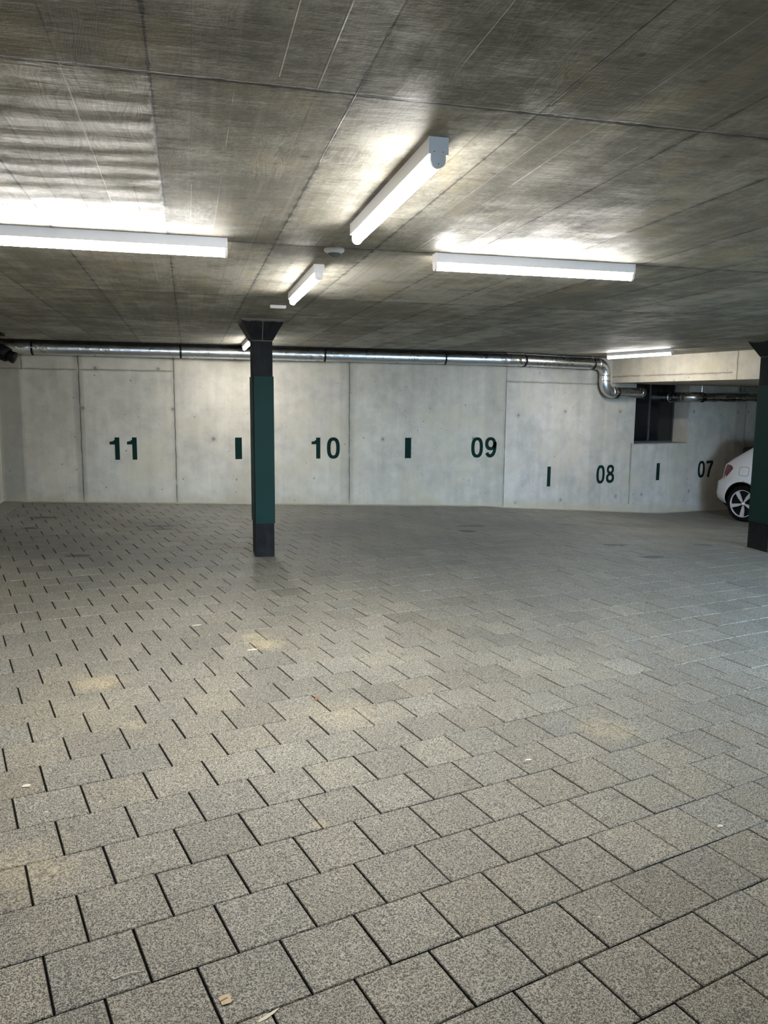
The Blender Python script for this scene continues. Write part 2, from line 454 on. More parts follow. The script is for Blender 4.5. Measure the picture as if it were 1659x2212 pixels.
# ------------------------------------------------------------------ floor
XL, XR, YR = -2.37, 13.5, -8.0
EX0, EX1, EY = 4.8, 8.6, 1.4      # drive-in entrance beyond the right edge of the photo
SP, TP, S0, T0 = .2515, .2405, .18, 2.004
def ob_y(x): return YW + .287 * (x - XB) if x > XB else YW
def build_floor():
    bm = nb()
    n = 44
    g = [[bm.verts.new((XL - .2 + (XR + .4 - XL) * i / n, YR - .2 + (15 - YR) * j / n, 0)) for j in range(n + 1)] for i in range(n + 1)]
    for i in range(n + 1):
        for j in range(n + 1): v = g[i][j]; v.co.z = F(v.co.x, v.co.y) - .012
    for i in range(n):
        for j in range(n): bm.faces.new((g[i][j], g[i + 1][j], g[i + 1][j + 1], g[i][j + 1]))
    base = struct('floor', bm, M['bed'])
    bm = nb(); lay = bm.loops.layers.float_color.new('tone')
    rnd = random.Random(5)
    for r in range(-46, 52):
        for q in range(-16, 72):
            s0 = (S0 if r % 2 == 0 else S0 + .1255) + SP * q; t0 = T0 + TP * r
            cx, cy = PD * (s0 + SP / 2) + PE * (t0 + TP / 2), None
            x, y = cx.x, cx.y
            if x < XL - .1 or x > XR + .1 or y < YR - .1 or (x > EX0 and y < EY - .4) or y > ob_y(x) + .12: continue
            j = lambda a: rnd.uniform(-a, a)
            gs, gt, be = .0026 + abs(j(.0007)), .0011 + abs(j(.0010)), .0022
            a0, a1, b0, b1 = s0 + gs, s0 + SP - gs, t0 + gt, t0 + TP - gt
            dz = j(.0012); tx, ty = j(.004), j(.004)
            vs = []
            for (ins, int_, dh) in ((be, .0032, 0), (0, 0, -.0034), (0, 0, -.02)):
                for (ss_, tt) in ((a0 + ins, b0 + int_), (a1 - ins, b0 + int_), (a1 - ins, b1 - int_), (a0 + ins, b1 - int_)):
                    p = PD * ss_ + PE * tt
                    vs.append(bm.verts.new((p.x, p.y, F(p.x, p.y) + dz + dh + tx * (ss_ - s0 - SP / 2) + ty * (tt - t0 - TP / 2))))
            v = max(.75, rnd.gauss(1., .055))
            if rnd.random() < .06: v *= 1.14
            if rnd.random() < .05: v *= .9
            w = rnd.gauss(0, .010)
            tone = (v * (1 + w), v, v * (1 - w * 1.5), 1)
            fs = [bm.faces.new(vs[0:4])]
            for k in range(4):
                m_ = (k + 1) % 4
                fs.append(bm.faces.new((vs[4 + k], vs[4 + m_], vs[m_], vs[k])))
                fs.append(bm.faces.new((vs[8 + k], vs[8 + m_], vs[4 + m_], vs[4 + k])))
            for i_, f in enumerate(fs):      # joints hold dirt, a light sheen is painted on the long edges
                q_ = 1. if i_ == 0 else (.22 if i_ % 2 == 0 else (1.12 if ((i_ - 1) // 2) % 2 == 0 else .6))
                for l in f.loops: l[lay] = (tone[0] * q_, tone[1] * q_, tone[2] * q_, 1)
    me = bpy.data.meshes.new('paving'); bm.to_mesh(me); bm.free()
    o = bpy.data.objects.new('paving', me); col.objects.link(o); me.materials.append(M['paving'])
    o.parent = base; o['kind'] = 'structure'
    return base
build_floor()

def strip(pts, w, h, name, mat, inward):
    """low strip that follows the floor along a line of points"""
    bm = nb(); prev = None
    for p in pts:
        a = Vector((p[0], p[1], 0)); c = a + inward * w
        q = [bm.verts.new((a.x, a.y, F(a.x, a.y) - .03)), bm.verts.new((a.x, a.y, F(a.x, a.y) + h)),
             bm.verts.new((c.x, c.y, F(c.x, c.y) + h * .75)), bm.verts.new((c.x, c.y, F(c.x, c.y) - .03))]
        if prev:
            for k in range(4): bm.faces.new((prev[k], prev[(k + 1) % 4], q[(k + 1) % 4], q[k]))
        else: bm.faces.new(q)
        prev = q
    bm.faces.new(prev[::-1])
    return struct(name, bm, mat)
strip([(XL, YR + i * .5) for i in range(39)], .24, .006, 'trim_1', M['kerb'], Vector((1, 0, 0)))
strip([(XL + .2 + i * (XB - XL - .2) / 14, YW) for i in range(15)], .028, .012, 'trim_2', M['mortar'], Vector((0, -1, 0)))
strip([tuple((Vector((XB, YW, 0)) + OD * (i * .4)).xy) for i in range(23)], .022, .010, 'trim_3', M['mortar'], -ON)

# ------------------------------------------------------------------ walls
SW = math.tan(PA)
Z = CAMZ
m_back = mat_wall('back_wall_concrete',
    [(-1.385, .012, 0, 3), (-.178, .010, 0, 3), (2.244, .012, 0, 3), (4.645, .010, 0, 3), (-2.075, .010, Z + .42, 3)],
    [(Z + .43, -2.4, -.178)],
    [(-1.176, Z + .449), (-.379, Z + .457), (-1.352, Z - .073), (-.202, Z - .078), (.33, Z - .486), (2.739, Z - .492), (4.133, Z - .482)],
    dark=[(-2.37, -2.08, .55), (4.30, 4.66, .22), (2.10, 2.32, .22), (-1.46, -1.33, .25)], stain_h=(-.035, .25))
m_obl = mat_wall('oblique_wall_concrete',
    [(2.712, .009, 0, Z - .6), (5.70, .006, 0, 3), (-2, .01, 0, 3)],
    [(Z + .366, .0, 2.0)],
    [(.242, Z - .135), (1.19, Z - .076), (2.41, Z - .073), (4.245, Z - .067), (5.48, Z - .072), (5.78, Z - .071), (.23, Z - 1.478), (1.166, Z - 1.485), (2.40, Z - 1.489), (3.02, Z - 1.489), (4.24, Z - 1.492)],
    dark=[(1.75, 2.05, .22), (5.42, 5.72, .3)], base=(.485, .460, .41), seed=17, stain_h=(-.085, .13))
m_side = mat_wall('side_wall_concrete', [(0, .01, 0, 3), (2.5, .01, 0, 3), (5, .01, 0, 3)], [(Z + .43, -9, 20)], [], seed=5, stain_h=(0, .15))

ZB = -1.2
bm = box(nb(), XL - .3, XB, YW, YW + .3, ZB, HC + .3); struct('wall_back', bm, m_back)
# oblique wall, built round its opening, in its own frame
WT = .36; OX0, OX1, OZ0, OZ1 = 2.765, 4.10, Z - .618, HC - .30
LO = 10.2
bm = nb()
box(bm, 0, OX0, 0, WT, ZB, HC + .3); box(bm, OX1, LO, 0, WT, ZB, HC + .3)
box(bm, OX0, OX1, 0, WT, ZB, OZ0); box(bm, OX0, OX1, 0, WT, OZ1, HC + .3)
struct('wall_back_right', bm, m_obl, mw=OB)
bm = box(nb(), XL - .3, XL, YR - .3, YW + .3, ZB, HC + .3)
struct('wall_left', bm, m_side)
bm = box(nb(), XR, XR + .3, YR - .3, 14.5, ZB, HC + .3); struct('wall_right', bm, m_side)
# rear wall with the drive-in entrance
RX0, RX1 = .3, 1.5                # unseen opening added for extra daylight from behind the viewer
bm = nb(); box(bm, XL - .3, RX0, YR - .3, YR, ZB, HC + .3); box(bm, RX1, EX0, YR - .3, YR, ZB, HC + .3); struct('wall_rear', bm, m_side)
bm = nb(); box(bm, EX0 - .3, EX0, YR - .3, EY, ZB, HC + .3); box(bm, EX1, XR + .3, EY - .3, EY, ZB, HC + .3)
struct('wall_entrance', bm, m_side)
# yard outside the entrance
bm = box(nb(), EX0, 22, -16, EY - .05, ZB - .2, -.45); struct('floor_yard', bm, M['asphalt'])
bm = box(nb(), -6, EX0, -18, YR - .3, ZB - .2, -.30); struct('floor_rear_yard', bm, M['asphalt'])
bm = box(nb(), EX0 - .3, 22, -4.8, -4.5, ZB, 1.7); struct('wall_sky_block', bm, M['kerb'])  # unseen wall added to hold back low sky light at the entrance

# window in the opening
wd = bpy.data.objects.new('window_1', None); col.objects.link(wd); wd.matrix_world = OB; wd['kind'] = 'structure'
bm = nb(); fw = .03
box(bm, OX0, OX1, WT - .05, WT - .01, OZ0, OZ0 + fw); box(bm, OX0, OX1, WT - .05, WT - .01, OZ1 - fw, OZ1)
box(bm, OX0, OX0 + fw, WT - .05, WT - .01, OZ0, OZ1); box(bm, OX1 - fw, OX1, WT - .05, WT - .01, OZ0, OZ1)
box(bm, (OX0 + OX1) / 2 + .02, (OX0 + OX1) / 2 + .05, WT - .05, WT - .01, OZ0, OZ1)
struct('window_frame', bm, simple('dark_window_frame', (.06, .065, .07), .4), wd)
bm = box(nb(), OX0 + .01, OX1 - .01, WT - .035, WT - .025, OZ0 + .01, OZ1 - .01)
struct('window_pane', bm, simple('dark_glass', (.010, .013, .016), .16, spec=.6, var=.3, scale=2, bump=0), wd)
bm = box(nb(), OX0, OX1, -.012, WT - .05, OZ0 - .008, OZ0 + .004, .002)
struct('window_sill', bm, simple('zinc_sill', (.30, .30, .28), .5, var=.15), wd)
bm = nb()
bm = box(bm, OX0, OX1, WT, WT + .02, OZ0, OZ1); struct('window_backing', bm, M['black'], wd)

# ------------------------------------------------------------------ ceiling and dropped soffit
bm = box(nb(), XL - .3, EX0, YR - .3, EY, HC, HC + .3); box(bm, XL - .3, XR + .3, EY - .3, 14.6, HC, HC + .3)
struct('ceiling', bm, M['ceil'])
# soffit: its front face runs from the oblique wall towards the entrance
q = Vector((7.27, 9.8, 0)); fd = Vector((.2759, -.9612, 0))
A = q - fd * 2.05; B = q + fd * 5.5
SO = Matrix.Rotation(math.atan2(fd.y, fd.x), 4, 'Z'); SO.translation = (q.x, q.y, 0)
inv = SO.inverted()
pts = [A, B, Vector((XR + .1, B.y + .6, 0)), Vector((XR + .1, 13.7, 0))]
bm = prism(nb(), [tuple((inv @ p).xy) for p in pts], Z + .392, HC + .01)
struct('ceiling_soffit', bm, M['soft'], mw=SO)

# ------------------------------------------------------------------ columns
def column(x, y, label, wide=.186, deep=.30, panels=()):
    f = F(x, y); t = thing('support_column', label, 'column', (x, y, 0))
    hw, hd = wide / 2, deep / 2; zc = Z + .592
    bm = box(nb(), -hw, hw, -hd, hd, f - .05, zc, .003); link('shaft', bm, M['col'], t)
    k = .105; bm = nb()
    lo = [bm.verts.new((sx * (hw + .003), sy * (hd + .003), zc)) for sx, sy in ((-1, -1), (1, -1), (1, 1), (-1, 1))]
    hi = [bm.verts.new((sx * (hw + k), sy * (hd + k), HC - .012)) for sx, sy in ((-1, -1), (1, -1), (1, 1), (-1, 1))]
    tp = [bm.verts.new((sx * (hw + k + .003), sy * (hd + k + .003), HC)) for sx, sy in ((-1, -1), (1, -1), (1, 1), (-1, 1))]
    bm.faces.new(lo[::-1]); bm.faces.new(tp)
    for a_, b_ in ((lo, hi), (hi, tp)):
        for i in range(4):
            j = (i + 1) % 4; bm.faces.new((a_[i], a_[j], b_[j], b_[i]))
    link('capital', bm, M['col'], t)
    z0, z1 = f + .325, Z + .262; th = .009; e = .003
    for nm, dims in (('front', (-hw + .006, hw + .002, -hd - th, -hd - .001)), ('back', (-hw - .002, hw - .002, hd + .001, hd + th)),
                     ('left', (-hw - th, -hw - .001, -hd + .012, hd)), ('right', (hw + .001, hw + th, -hd + .002, hd))):
        bm = box(nb(), *dims, z0, z1, .0015); link('cover_panel', bm, M['green'], t)
    return t
column(.696, 7.52 + .15, 'dark square column with green cover panels standing alone in front of wall number 10', deep=.30)
column(6.60 + .0, 7.55 + .17, 'dark column with green cover panels at the right edge, in front of the white car', deep=.34)

# ------------------------------------------------------------------ batten lamps
def lamp_proto():
    t = thing('batten_lamp', '', 'lamp')
    L = 1.16; c = .012
    bm = box(nb(), -.029, .029, c, L - c, -.047, 0, .0015); link('housing', bm, M['white'], t)
    def U(w, zt, zb, n=14):
        r = w / 2; pts = [(-r, zt)]
        zc = zb + r
        for i in range(n + 1):
            a = PI + PI * i / n; pts.append((r * math.cos(a), zc + r * math.sin(a)))
        pts.append((r, zt)); return pts
    def ext(pts, y0, y1):
        b_ = nb(); A_ = [b_.verts.new((x, y0, z)) for x, z in pts]; C_ = [b_.verts.new((x, y1, z)) for x, z in pts]
        b_.faces.new(A_); b_.faces.new(C_[::-1])
        for i in range(len(pts)):
            j = (i + 1) % len(pts); b_.faces.new((A_[i], A_[j], C_[j], C_[i]))
        return b_
    link('diffuser', ext(U(.042, -.0465, -.085), c, L - c), M['emit'], t, smooth=False)
    prof = [(-.0305, 0)] + [(-.0305, -.049), (-.0225, -.049)] + U(.045, -.052, -.088)[1:-1] + [(.0225, -.049), (.0305, -.049), (.0305, 0)]
    for y0, y1, s in ((0, c, -1), (L - c, L, 1)):
        e = link('end_cap', ext(prof, y0, y1), M['cap'], t)
        for sx, sz in ((-.014, -.042), (.014, -.042), (0, -.076)):
            b_ = nb(); yy = y0 if s < 0 else y1
            lathe(b_, [(0, -.001), (.0017, -.001), (.0017, .001), (0, .001)], 10, 'Y')
            bmesh.ops.translate(b_, verts=b_.verts, vec=(sx, yy, sz))
            link('screw', b_, M['screw'], e)
    return t
lp = lamp_proto()
GL = 'white batten lamps under the concrete ceiling'
lamps = [
    ((.738, 2.308, HC), 0, 'large lit batten lamp pointing away at the centre, nearest to the viewer'),
    ((.738, 4.485, HC), 0, 'smaller lit batten lamp between the round sensor and the column'),
    ((.738, 9.36, HC), 0, 'lit batten lamp half hidden behind the column capital'),
    ((.203, 3.955, HC), PI / 2, 'lit batten lamp running crosswise, cut by the left edge of the photo'),
    ((2.425, 4.005, HC), PI / 2, 'lit batten lamp running crosswise right of the round sensor'),
    ((6.33, 9.36, HC), math.atan2(.2759, .9612), 'lit batten lamp beside the concrete beam near the right column'),
    ((.738, -.4, HC), 0, 'lit batten lamp behind the viewer on the centre line'),
    ((-1.2, 1.2, HC), PI / 2, 'lit batten lamp behind the viewer at the left wall'),
]
lamps[3] = ((.203, 3.945, HC), PI / 2, lamps[3][2])
for i, (loc, rz, lab) in enumerate(lamps):
    if i >= 6: continue
    if i == 0: lp.location = loc; lp.rotation_euler = (0, 0, rz); lp['label'] = lab; lp['group'] = GL; continue
    dup(lp, loc, rz, lab)

# ------------------------------------------------------------------ sensor, junction box
t = thing('presence_sensor', 'round white presence sensor with grey dome on the ceiling between the lamps', 'sensor', (.739, 4.02, HC))
bm = lathe(nb(), [(0, 0), (.050, 0), (.052, -.004), (.052, -.012), (.047, -.018), (.034, -.021), (0, -.021)], 40); link('base', bm, M['white'], t, smooth=True)
bm = lathe(nb(), [(.032, -.019)] + [(.032 * math.cos(a), -.021 - .024 * math.sin(a)) for a in [i * PI / 16 for i in range(8)]] + [(0, -.045)], 40); link('dome', bm, M['sensor'], t, smooth=True)
bm = lathe(nb(), [(.034, -.018), (.036, -.022), (.034, -.025), (.031, -.024), (.031, -.018)], 40); link('ring', bm, M['white'], t, smooth=True)
t = thing('junction_box', 'small flat white box on the ceiling just above the column', 'box', (.72, 6.40, HC))
bm = box(nb(), -.064, .064, -.02, .02, -.020, 0, .003); link('housing', bm, M['white'], t)
bm = box(nb(), -.058, .058, -.015, .015, -.024, -.019, .002); link('lid', bm, M['cap'], t)

# ------------------------------------------------------------------ ventilation ducts
def P(s, off, z): v = Vector((XB, YW, 0)) + OD * s - ON * off; v.z = z; return v
ZV = Vector((0, 0, 1))
R = .086
duct = thing('spiral_duct', 'long galvanised spiral duct along the top of the back wall, ending in a downward bend', 'duct', (0, 0, 0))
zd = Z + .678
bm = tube(nb(), dense((XL + .12, YW - .125, Z + .690), (XB - .12, YW - .125, zd), .012), R, 32, ridge=(.126, .0022)); link('straight_run', bm, M['galv'], duct, smooth=True)
bm = tube(nb(), [(XB - .13, YW - .125, zd), (XB - .05, YW - .124, zd), P(.02, .120, zd), P(.10, .125, zd)], R + .003, 24); link('angle_piece', bm, M['galv'], duct, smooth=True)
bm = tube(nb(), dense(P(.09, .125, zd), P(1.70, .125, zd), .012), R, 32, ridge=(.126, .0022)); link('wall_run', bm, M['galv'], duct, smooth=True)
rb = .17; sx = 1.72; zl = Z + .236
path = arc(P(sx, .125, zd - rb), ZV, OD, rb, 0, PI / 2, 14) + dense(P(sx + rb, .125, zd - rb - .01), P(sx + rb, .125, zl + rb), .03) \
     + arc(P(sx + rb * 2, .125, zl + rb), -OD, -ZV, rb, 0, PI / 2, 14)
bm = tube(nb(), path, R + .002, 28); link('double_bend', bm, M['galv'], duct, smooth=True)
for p0, p1 in ((P(sx - .01, .125, zd), P(sx + .03, .125, zd)), (P(sx + rb, .125, zd - rb + .0), P(sx + rb, .125, zd - rb - .02)), (P(sx + rb, .125, zl + rb + .02), P(sx + rb, .125, zl + rb)), (P(sx + 2 * rb - .02, .125, zl), P(sx + 2 * rb + .02, .125, zl))):
    link('collar', tube(nb(), [p0, p1], R + .006, 28), M['galv'], duct, smooth=True)
e0 = sx + 2 * rb
bm = tube(nb(), dense(P(e0, .125, zl), P(2.70, .125, zl), .012), R - .004, 24, ridge=(.10, .003)); link('window_run', bm, M['galv'], duct, smooth=True)
bm = tube(nb(), arc(P(2.70, .0, zl), -ON, OD, .125, 0, PI / 2, 12) + [P(2.825 + .04, -.05, zl), P(2.865 + .02, -.31, zl)], R - .004, 24); link('end_bend', bm, M['galv'], duct, smooth=True)
def clamp(parent, c, axis, r, top=None):
    k = link('clamp', tube(nb(), [Vector(c) - axis * .012, Vector(c) + axis * .012], r + .007, 28), M['black'], parent, smooth=True)
    k['label'] = 'black pipe clamp'
    side = axis.cross(ZV)
    for q_, rd in ((Vector(c) + ZV * (r - .004) - Vector((0, 1, 0)) * .035, .011), (Vector(c) - Vector((0, 1, 0)) * (r + .012), .009)):
        b_ = nb(); bmesh.ops.create_uvsphere(b_, u_segments=10, v_segments=6, radius=rd, matrix=Matrix.Translation(q_))
        link('bolt', b_, M['screw'], k)
    if top:
        link('hanger_rod', tube(nb(), [Vector(c) + ZV * r, Vector((c[0], c[1], top))], .005, 8), M['screw'], k)
for x in (-1.903, -.075, 1.86, 3.62): clamp(duct, (x, YW - .125, zd + .012 * (XB - x) / 7), Vector((1, 0, 0)), R, HC)
for s in (.20, 1.60): clamp(duct, P(s, .125, zd), OD, R, HC)
clamp(duct, P(2.16, .125, zl), OD, R)
z2 = Z + .183
duct2 = thing('spiral_duct', 'galvanised duct coming out of the dark window opening and running right', 'duct', (0, 0, 0))
sI = 3.985
rib = lambda L: R - .006 + (.006 if int(L / .022) % 2 else 0)
bm = tube(nb(), dense(P(sI, -.30, z2), P(sI, -.02, z2), .011), R - .006, 28, rfun=rib); link('ribbed_sleeve', bm, M['galv'], duct2, smooth=True)
bm = tube(nb(), [P(sI, -.325, z2), P(sI, -.30, z2)], R + .008, 28); link('flange', bm, M['galv'], duct2, smooth=True)
bm = tube(nb(), [P(sI, -.02, z2)] + arc(P(sI + .145, -.02, z2), -OD, -ON, .145, 0, PI / 2, 14)[1:] + [P(sI + .28, .125, z2)], R - .004, 28); link('bend', bm, M['galv'], duct2, smooth=True)
bm = tube(nb(), dense(P(sI + .27, .125, z2), P(9.3, .125, z2 + .02), .03), R - .008, 28); link('straight_run', bm, M['galv'], duct2, smooth=True)
clamp(duct2, P(sI + .28, .125, z2), OD, R - .004, Z + .392)

bm = nb(); box(bm, 5.47, 7.5, -.12, -.03, Z + .300, Z + .388, .004)
o = link('cable_trunking', bm, simple('grey_trunking', (.30, .29, .27), .5), mw=OB)
tag(o, 'grey cable trunking under the soffit above the right duct', 'trunking')
bm = tube(nb(), [(XL + .01, YW - .20, HC - .012), (1, YW - .20, HC - .010), (XB - .1, YW - .20, HC - .012)], .009, 10)
o = link('ceiling_cable', bm, M['black']); tag(o, 'thin black cable along the ceiling in front of the long duct', 'cable')

# black drain bend in the top left corner
t = thing('drain_pipe', 'black plastic drain bend hanging under the ceiling in the upper left corner', 'pipe', (0, 0, 0))
p0 = Vector((XL + .0, 9.9, Z + .60)); a_ = Vector((-2.13, 9.9, Z + .60)); e_ = Vector((-1.99, 9.86, Z + .535)); g_ = Vector((-1.925, 9.85, Z + .505))
link('pipe', tube(nb(), [p0, a_, Vector((-2.06, 9.88, Z + .57)), e_], .095, 28, rfun=lambda L: .112 - .03 * min(1, L / .42)), M['black'], t, smooth=True)
link('socket', tube(nb(), [e_, g_], .062, 28), M['black'], t, smooth=True)
link('lip', tube(nb(), [g_ - (g_ - e_).normalized() * .012, g_ + (g_ - e_).normalized() * .006], .068, 28), M['black'], t, smooth=True)
bm = box(nb(), -2.14, -2.04, 9.80, 10.0, HC - .03, HC, .003); link('ceiling_plate', bm, M['black'], t)
bm = box(nb(), -2.10, -2.085, 9.84, 9.96, Z + .66, HC - .02); link('bracket', bm, M['black'], t)

# ------------------------------------------------------------------ numbers and bay marks on the walls
def ring2(cx, cz, w, h, n=2.3, m=44):
    out = []
    for i in range(m):
        a = 2 * PI * i / m; c_, s_ = math.cos(a), math.sin(a)
        out.append((cx + w / 2 * math.copysign(abs(c_) ** (2 / n), c_), cz + h / 2 * math.copysign(abs(s_) ** (2 / n), s_)))
    return out
TH = .0015
def loopstrip(bm, A_, B_):
    """closed band between two outlines, with thickness"""
    n = len(A_)
    f = [[bm.verts.new((x, -TH, z)) for x, z in L_] for L_ in (A_, B_)]
    g = [[bm.verts.new((x, .001, z)) for x, z in L_] for L_ in (A_, B_)]
    for i in range(n):
        j = (i + 1) % n
        bm.faces.new((f[0][i], f[0][j], f[1][j], f[1][i]))
        bm.faces.new((f[0][i], f[0][j], g[0][j], g[0][i])); bm.faces.new((f[1][i], f[1][j], g[1][j], g[1][i]))
def poly(bm, pts):
    f = [bm.verts.new((x, -TH, z)) for x, z in pts]; g = [bm.verts.new((x, .001, z)) for x, z in pts]
    bm.faces.new(f); n = len(pts)
    for i in range(n):
        j = (i + 1) % n; bm.faces.new((f[i], f[j], g[j], g[i]))
def stroke(bm, cen, w):
    """open band along a centre line with widths"""
    Lf, Rt = [], []
    for i, (x, z) in enumerate(cen):
        x0, z0 = cen[max(i - 1, 0)]; x1, z1 = cen[min(i + 1, len(cen) - 1)]
        d = Vector((x1 - x0, z1 - z0)).normalized(); ww = w(i / (len(cen) - 1)) / 2
        Lf.append((x - d.y * ww, z + d.x * ww)); Rt.append((x + d.y * ww, z - d.x * ww))
    for i in range(len(cen) - 1):
        poly(bm, [Lf[i], Lf[i + 1], Rt[i + 1], Rt[i]])
H = .300
def digit(bm, ch, x0, sc_=1.):
    m = lambda pts: [(x0 + x * sc_, z * sc_) for x, z in pts]
    if ch == '0':
        loopstrip(bm, m(ring2(.093, .15, .188, .306, 2.5)), m(ring2(.093, .15, .082, .212, 2.5)))
    elif ch == '8':
        loopstrip(bm, m(ring2(.093, .082, .186, .170, 2.25)), m(ring2(.093, .086, .082, .078, 2.1)))
        loopstrip(bm, m(ring2(.093, .225, .164, .156, 2.25)), m(ring2(.093, .222, .072, .070, 2.1)))
    elif ch == '9':
        loopstrip(bm, m(ring2(.088, .205, .176, .198, 2.25)), m(ring2(.090, .207, .076, .104, 2.1)))
        cen = [(.158, .232), (.160, .19), (.159, .155), (.155, .115), (.147, .080), (.133, .050), (.112, .030), (.088, .0215), (.062, .027), (.043, .042), (.030, .070)]
        # smooth the tail
        for _ in range(2):
            q = [cen[0]]
            for a_, b_ in zip(cen, cen[1:]): q += [(a_[0] * .75 + b_[0] * .25, a_[1] * .75 + b_[1] * .25), (a_[0] * .25 + b_[0] * .75, a_[1] * .25 + b_[1] * .75)]
            cen = q + [cen[-1]]
        stroke(bm, m(cen), lambda t_: .052 * sc_)
    elif ch == '7':
        poly(bm, m([(0, .3), (.186, .3), (.186, .252), (0, .252)]))
        cen = [(.166, .262), (.142, .225), (.116, .18), (.094, .13), (.078, .075), (.068, 0)]
        for _ in range(2):
            q = [cen[0]]
            for a_, b_ in zip(cen, cen[1:]): q += [(a_[0] * .75 + b_[0] * .25, a_[1] * .75 + b_[1] * .25), (a_[0] * .25 + b_[0] * .75, a_[1] * .25 + b_[1] * .75)]
            cen = q + [cen[-1]]
        stroke(bm, m(cen), lambda t_: .056 * sc_)
    elif ch == '1':
        fl = [(.0, .205), (.066, .205), (.066, 0), (.126, 0), (.126, .3), (.080, .3)]
        poly(bm, m([(.066, 0), (.126, 0), (.126, .3), (.066, .3)]))
        poly(bm, m([(.0, .205), (.066, .205), (.066, .3), (.080, .3), (.078, .3), (.070, .283), (.058, .265), (.040, .252), (.0, .243)][:3] + [(.066, .274), (.058, .262), (.040, .250), (.0, .243)]))
        poly(bm, m([(.066, .3), (.079, .3), (.079, .26), (.066, .274)]))
def number(txt, x, z, mw, label, adv):
    bm = nb()
    for i, ch in enumerate(txt): digit(bm, ch, adv[i])
    bmesh.ops.remove_doubles(bm, verts=bm.verts, dist=1e-6)
    o = link('bay_number', bm, M['paint'], mw=mw @ Matrix.Translation((x, 0, z)))
    tag(o, label, 'number')
def mark(x0, x1, z0, z1, mw, label):
    bm = box(nb(), 0, x1 - x0, -TH, .001, 0, z1 - z0)
    o = link('bay_mark', bm, M['paint'], mw=mw @ Matrix.Translation((x0, 0, z0))); tag(o, label, 'mark', 'short green bay division bars on the walls')
W0 = Matrix.Translation((0, YW, 0))
number('11', -1.030, Z - .757, W0, 'dark green number 11 painted on the concrete wall at the left', (.0, .222))
mark(.623, .716, Z - .762, Z - .462, W0, 'short green bar on the wall just left of the central column')
number('10', 1.694, Z - .765, W0, 'dark green number 10 painted on the wall right of the central column', (.0, .222))
mark(3.075, 3.168, Z - .770, Z - .470, W0, 'short green bar on the wall between numbers 10 and 09')
number('09', 4.107, Z - .768, W0, 'dark green number 09 painted beside the vertical wall joint', (.0, .220))
mark(.862, .932, Z - 1.255, Z - .940, OB, 'short green bar on the oblique wall left of number 08')
number('08', 1.931, Z - 1.255, OB, 'dark green number 08 painted on the oblique wall', (.0, .222))
mark(3.360, 3.440, Z - 1.258, Z - .960, OB, 'short green bar under the dark window opening')
number('07', 4.450, Z - 1.255, OB, 'dark green number 07 painted beside the shadow of the car', (.0, .222))

# ------------------------------------------------------------------ small litter on the paving
def flat(name, pts, x, y, rz, mat, label, cat, th=.0012, curl=.004, lift=.0015):
    bm = nb(); c_, s_ = math.cos(rz), math.sin(rz)
    f = F(x, y)
    top = []; 
    for (a_, b_) in pts:
        X, Y = a_ * c_ - b_ * s_, a_ * s_ + b_ * c_
        top.append((X, Y, lift + curl * (abs(a_) * 20) ** 2 * .3))
    up = [bm.verts.new((p[0], p[1], p[2] + th)) for p in top]; dn = [bm.verts.new(p) for p in top]
    cu = bm.verts.new((0, 0, lift + th)); cd = bm.verts.new((0, 0, lift * .4))
    n = len(pts)
    for i in range(n):
        j = (i + 1) % n
        bm.faces.new((cu, up[i], up[j])); bm.faces.new((cd, dn[j], dn[i])); bm.faces.new((up[i], dn[i], dn[j], up[j]))
    o = link(name, bm, mat); o.location = (x, y, f); tag(o, label, cat); return o
o = flat('bark_chip', [(-.015, -.017), (.009, -.019), (.016, -.012), (.012, -.006), (.018, .002), (.013, .008), (.016, .014), (-.012, .016), (-.017, .008), (-.015, -.004)], .058, 1.941, .25, M['leaf'], 'pale torn bark chip on the paving at the bottom, nearest to the viewer', 'chip', .002, 0)
bm = box(nb(), -.017, .006, -.0012, .0012, .0032, .0046); g = link('crease', bm, M['brown'], o); g.rotation_euler = (0, 0, .45)
o = flat('dry_leaf', [(-.034, -.002), (-.01, -.006), (.02, -.004), (.038, .001), (.02, .004), (-.012, .005), (-.030, .006)], .166, 1.864, .55, M['paper'], 'thin straw-coloured leaf lying in a joint at the bottom edge', 'leaf', .001, 0)
bm = tube(nb(), [(-.032, -.008, .003), (-.024, -.007, .003), (-.01, -.002, .005), (.01, .003, .005), (.034, .006, .003)], .0017, 8)
o = link('twig', bm, M['paper']); o.location = (-.208, 2.081, F(-.208, 2.081)); tag(o, 'short pale twig with a thick end on the near paving', 'twig')
o2 = nb(); bmesh.ops.create_uvsphere(o2, u_segments=10, v_segments=6, radius=.004, matrix=Matrix.Translation((-.033, -.008, .004))); link('thick_end', o2, M['paper'], o)
lf = [(-.035, 0), (-.02, .012), (-.004, .009), (.012, .016), (.03, .004), (.036, -.004), (.014, -.012), (-.012, -.009), (-.024, -.013)]
flat('dry_leaf', lf, .355, 4.782, .2, M['paper'], 'curled pale leaf beside the yellow sand patch', 'leaf')
flat('dry_leaf', [(a_ * .7, b_ * .8) for a_, b_ in lf], .63, 3.951, .9, M['brown'], 'small rust-brown leaf on the paving in the middle distance', 'leaf')
flat('dry_leaf', [(a_ * .9, b_ * .9) for a_, b_ in lf], .021, 5.333, .1, M['paper'], 'pale leaf on a light paver further back than the sand patch', 'leaf')
flat('paper_scrap', [(-.016, -.01), (.012, -.013), (.018, .004), (.004, .014), (-.014, .009)], -.673, 3.222, 0, M['paper'], 'small whitish crumpled scrap on the paving at the left edge', 'scrap')
flat('paper_scrap', [(-.02, -.005), (.012, -.008), (.02, .003), (.0, .009)], 1.474, 3.115, 0, M['paper'], 'small pale scrap on the paving below the sandy patch at right', 'scrap')
